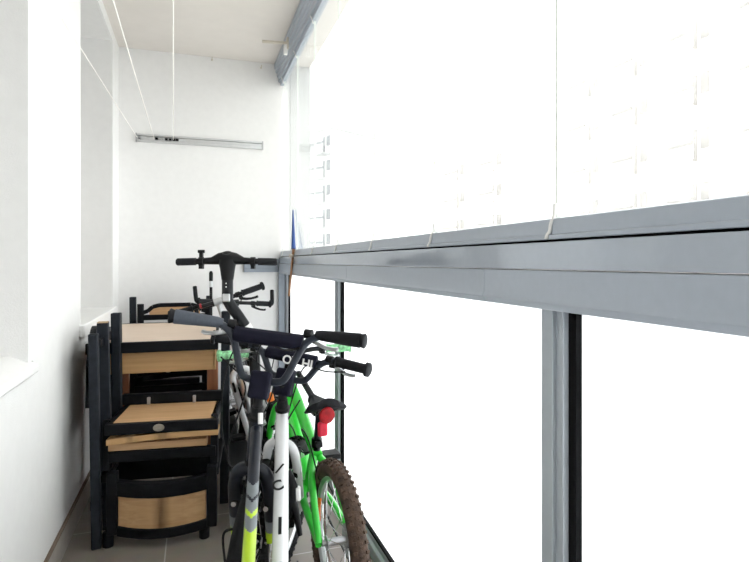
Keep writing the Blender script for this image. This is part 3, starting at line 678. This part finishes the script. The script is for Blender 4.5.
# electric scooter
sc = tag(empty('electric_scooter', (.262, 2.50, 0)), 'black electric scooter with T-shaped handlebar standing tallest behind the bicycles', 'scooter')
S0 = Matrix.Rotation(R(-16), 4, 'Z'); Sx = Matrix.Translation((-.125, -.02, .022)) @ S0
V = Vector
kx = Sx.inverted() @ V((-.060, -.01, .885)); lx = Sx.inverted() @ V((-.012, .0, .80)); bx = Sx.inverted() @ V((.0, .0, .60)); bz = Sx.inverted() @ V((0, .02, .22))
st_ = MB(Sx); st_.tube(sm([(0, 0, 1.12), (0, 0, .98), (0, 0, .955), kx, lx, bx, bz], 1), .0245, 16, mis=None)
so = st_.build('stem', M['black_satin'], sc)
MB(Sx).tube([kx*.8+lx*.2, kx*.62+lx*.38, kx*.3+lx*.7], .027, 16).build('hinge_sleeve', M['white_plastic'], sc)
hd = MB(Sx); hd.tube([(-.20, -.01, 1.128), (-.12, -.006, 1.131), (-.07, 0, 1.133), (-.035, 0, 1.142), (0, 0, 1.147), (.035, 0, 1.142), (.07, 0, 1.133), (.12, -.006, 1.131), (.20, -.01, 1.128)], [.012, .013, .016, .026, .029, .026, .016, .013, .012], 16, flat=1.1)
hd.tube([(0, 0, 1.14), (0, 0, 1.10), (0, 0, 1.05)], [.042, .033, .026], 16); ho = hd.build('handlebar', M['black'], sc)
for sx in (-1, 1):
    MB(Sx).tube([(sx*.135, -.007, 1.130), (sx*.137, -.007, 1.130), (sx*.212, -.011, 1.128), (sx*.218, -.011, 1.128)], [.017, .0165, .0165, .012], 14).build('grip', M['grip'], ho)
    MB(Sx).lathe([(-.01, .02), (.01, .02)], (sx*.112, -.006, 1.13), (1, 0, 0), 14).box(sx*.112-.008, sx*.112+.008, -.02, .01, 1.098, 1.13).build('brake_clamp', M['black'], ho)
MB(Sx).lathe([(0, .022), (.004, .02)], (0, -.012, 1.165), (0, -.4, .9), 20).build('display', M['black_satin'], ho)
MB(Sx).box(-.118, -.104, -.02, .0, 1.148, 1.175).tube([(-.125, -.01, 1.174), (-.097, -.01, 1.174)], .007, 8).build('bell', M['black'], ho)
MB(Sx).box(-.016, .016, -.032, -.018, .955, .99).build('cable_clip', M['silver'], so, bevel=.004)
for z in (1.035, 1.02): MB(Sx).lathe([(0, .003), (.002, .003)], (0, -.026, z), (0, -1, 0), 10).build('button', M['white_plastic'], so)
D2 = Matrix.Rotation(R(4), 4, 'Z')
dk = MB(D2); dk.prism([(-.07, .30), (.07, .30), (.075, .70), (.05, .78), (-.05, .78), (-.075, .70)], 2, .085, .13); dk.bar((0, .06, .20), (0, .32, .11), .06, .05)
dko = dk.build('deck', M['black_satin'], sc, bevel=.008)
for y, nm in ((0.0, 'front_wheel'), (.85, 'rear_wheel')):
    mb = MB(D2 if y else S0); mb.lathe([(-.022, .07), (-.02, .095), (0, .105), (.02, .095), (.022, .07), (.0, .065)], (0, y, .106), (1, 0, 0), 32, closed=True); wo = mb.build(nm, M['tyre'], sc)
    MB(D2 if y else S0).lathe([(-.02, .068), (-.025, .03), (.025, .03), (.02, .068)], (0, y, .106), (1, 0, 0), 24).build('hub', M['black_satin'], wo)
MB(D2).tube([(0, y, z) for y, z in ((.74, .12), (.78, .20), (.85, .225), (.92, .20))], .02, 8, flat=1.6).build('rear_fender', M['black'], sc)
for s_ in (-1, 1): MB(S0).tube([(s_*.035, 0, .106), (s_*.036, .005, .20), (0, .015, .27)], .012, 8).build('fork_leg', M['black_satin'], sc)

# black marks on the white frame, sticker on the dark head tube, grip print
def on_tube(par, a, b, t, r, body, size, m, name, spin=0, shift=0):
    """lettering lying on a tube between a and b (frame coordinates), on the side that faces up and back"""
    a = Vector(a); b = Vector(b); d = (b-a).normalized(); y = Vector((0, 1, 0)); n = y.cross(d).normalized()
    if n.z < 0: n = -n
    x = -y; up = n.cross(x)
    c = a + (b-a)*t + n*(r+.0008) + y*shift
    T = Matrix(((x.x, up.x, n.x, c.x), (x.y, up.y, n.y, c.y), (x.z, up.z, n.z, c.z), (0, 0, 0, 1)))
    return lettering(body, name, size, m, par, T @ Matrix.Rotation(spin, 4, 'Z'))
def tube_ends(p):
    hb = Vector(p['hb']); ht = Vector(p['ht']); ax = (ht-hb).normalized()
    return ht - ax*.03 + Vector((-.08, 0, -.012)), Vector(p['st']) + Vector((0, 0, -.05))
frB = [c for c in Bk.children if c.name.startswith('frame')][0]; a, b = tube_ends(pB)
on_tube(frB, a, b, .40, pB['tt'], 'C', .046, M['black'], 'frame_lettering', R(20), .010)
on_tube(frB, a, b, .30, pB['tt'], '/', .05, M['black'], 'frame_lettering', R(-20), .006)
on_tube(frB, a, b, .62, pB['tt'], 'I', .07, M['black'], 'frame_lettering', 0, .002)
def loc(o, *pts):
    bpy.context.view_layer.update(); w = o.matrix_world.inverted(); return [w @ P(*q) for q in pts]
# cables and brake pieces seen in front of the frames
def cable(o, name, r, *pts): return MB().tube(sm(loc(o, *pts), 3), r, 6).build(name, M['black'], o)
cable(A, 'brake_cable', .0026, (236, 346, 1.68), (228, 362, 1.72), (221, 395, 1.78), (222, 440, 1.78), (230, 462, 1.74), (236, 500, 1.70))
cable(A, 'brake_cable', .0026, (300, 348, 1.55), (285, 352, 1.68), (262, 338, 1.75), (255, 362, 1.75), (262, 400, 1.72), (250, 450, 1.70))
cable(A, 'brake_noodle', .004, (225, 562, 1.60), (222, 536, 1.62), (227, 529, 1.62), (246, 529, 1.62), (250, 534, 1.62), (250, 546, 1.62))
cable(Bk, 'brake_cable', .0026, (345, 372, 1.72), (322, 372, 1.80), (305, 362, 1.90), (296, 385, 1.90), (285, 425, 1.86), (268, 470, 1.82))
cable(Bk, 'gear_cable', .0026, (300, 400, 1.84), (290, 416, 1.83), (276, 440, 1.82), (266, 480, 1.80))
q = loc(Bk, (288, 470, 1.70), (293, 486, 1.70), (292, 500, 1.70), (288, 518, 1.70), (296, 512, 1.70), (300, 535, 1.70))
MB().tube(q[:4], [.010, .015, .017, .010], 10).tube(q[2:3] + q[4:], [.016, .012, .008], 10).build('brake_caliper', M['black'], Bk)
q = loc(Bk, (297, 487, 1.70), (298, 500, 1.70)); MB().tube(q, [.011, .009], 12).build('cable_boot', M['white_plastic'], Bk)
MB(SA).box(.728, .734, -.012, .012, .68, .705).build('spacer', M['black'], A)
MB().tube(loc(A, (260.5, 413, 1.545), (260.5, 424, 1.535)), .007, 8).build('sticker', M['white_plastic'], A)
q = loc(Cg, (269, 393, 2.30), (271, 401, 2.30)); MB().tube(q, .016, 10).build('reflector', M['orange'], Cg)['label'] = 'orange reflector'
stA = MB(SA @ Matrix.Translation((.735-.0, 0, .645)) @ Matrix.Rotation(R(-15), 4, 'Y')).box(-.0245, -.0215, -.012, .006, -.018, .018).build('head_badge', M['white_plastic'], A)
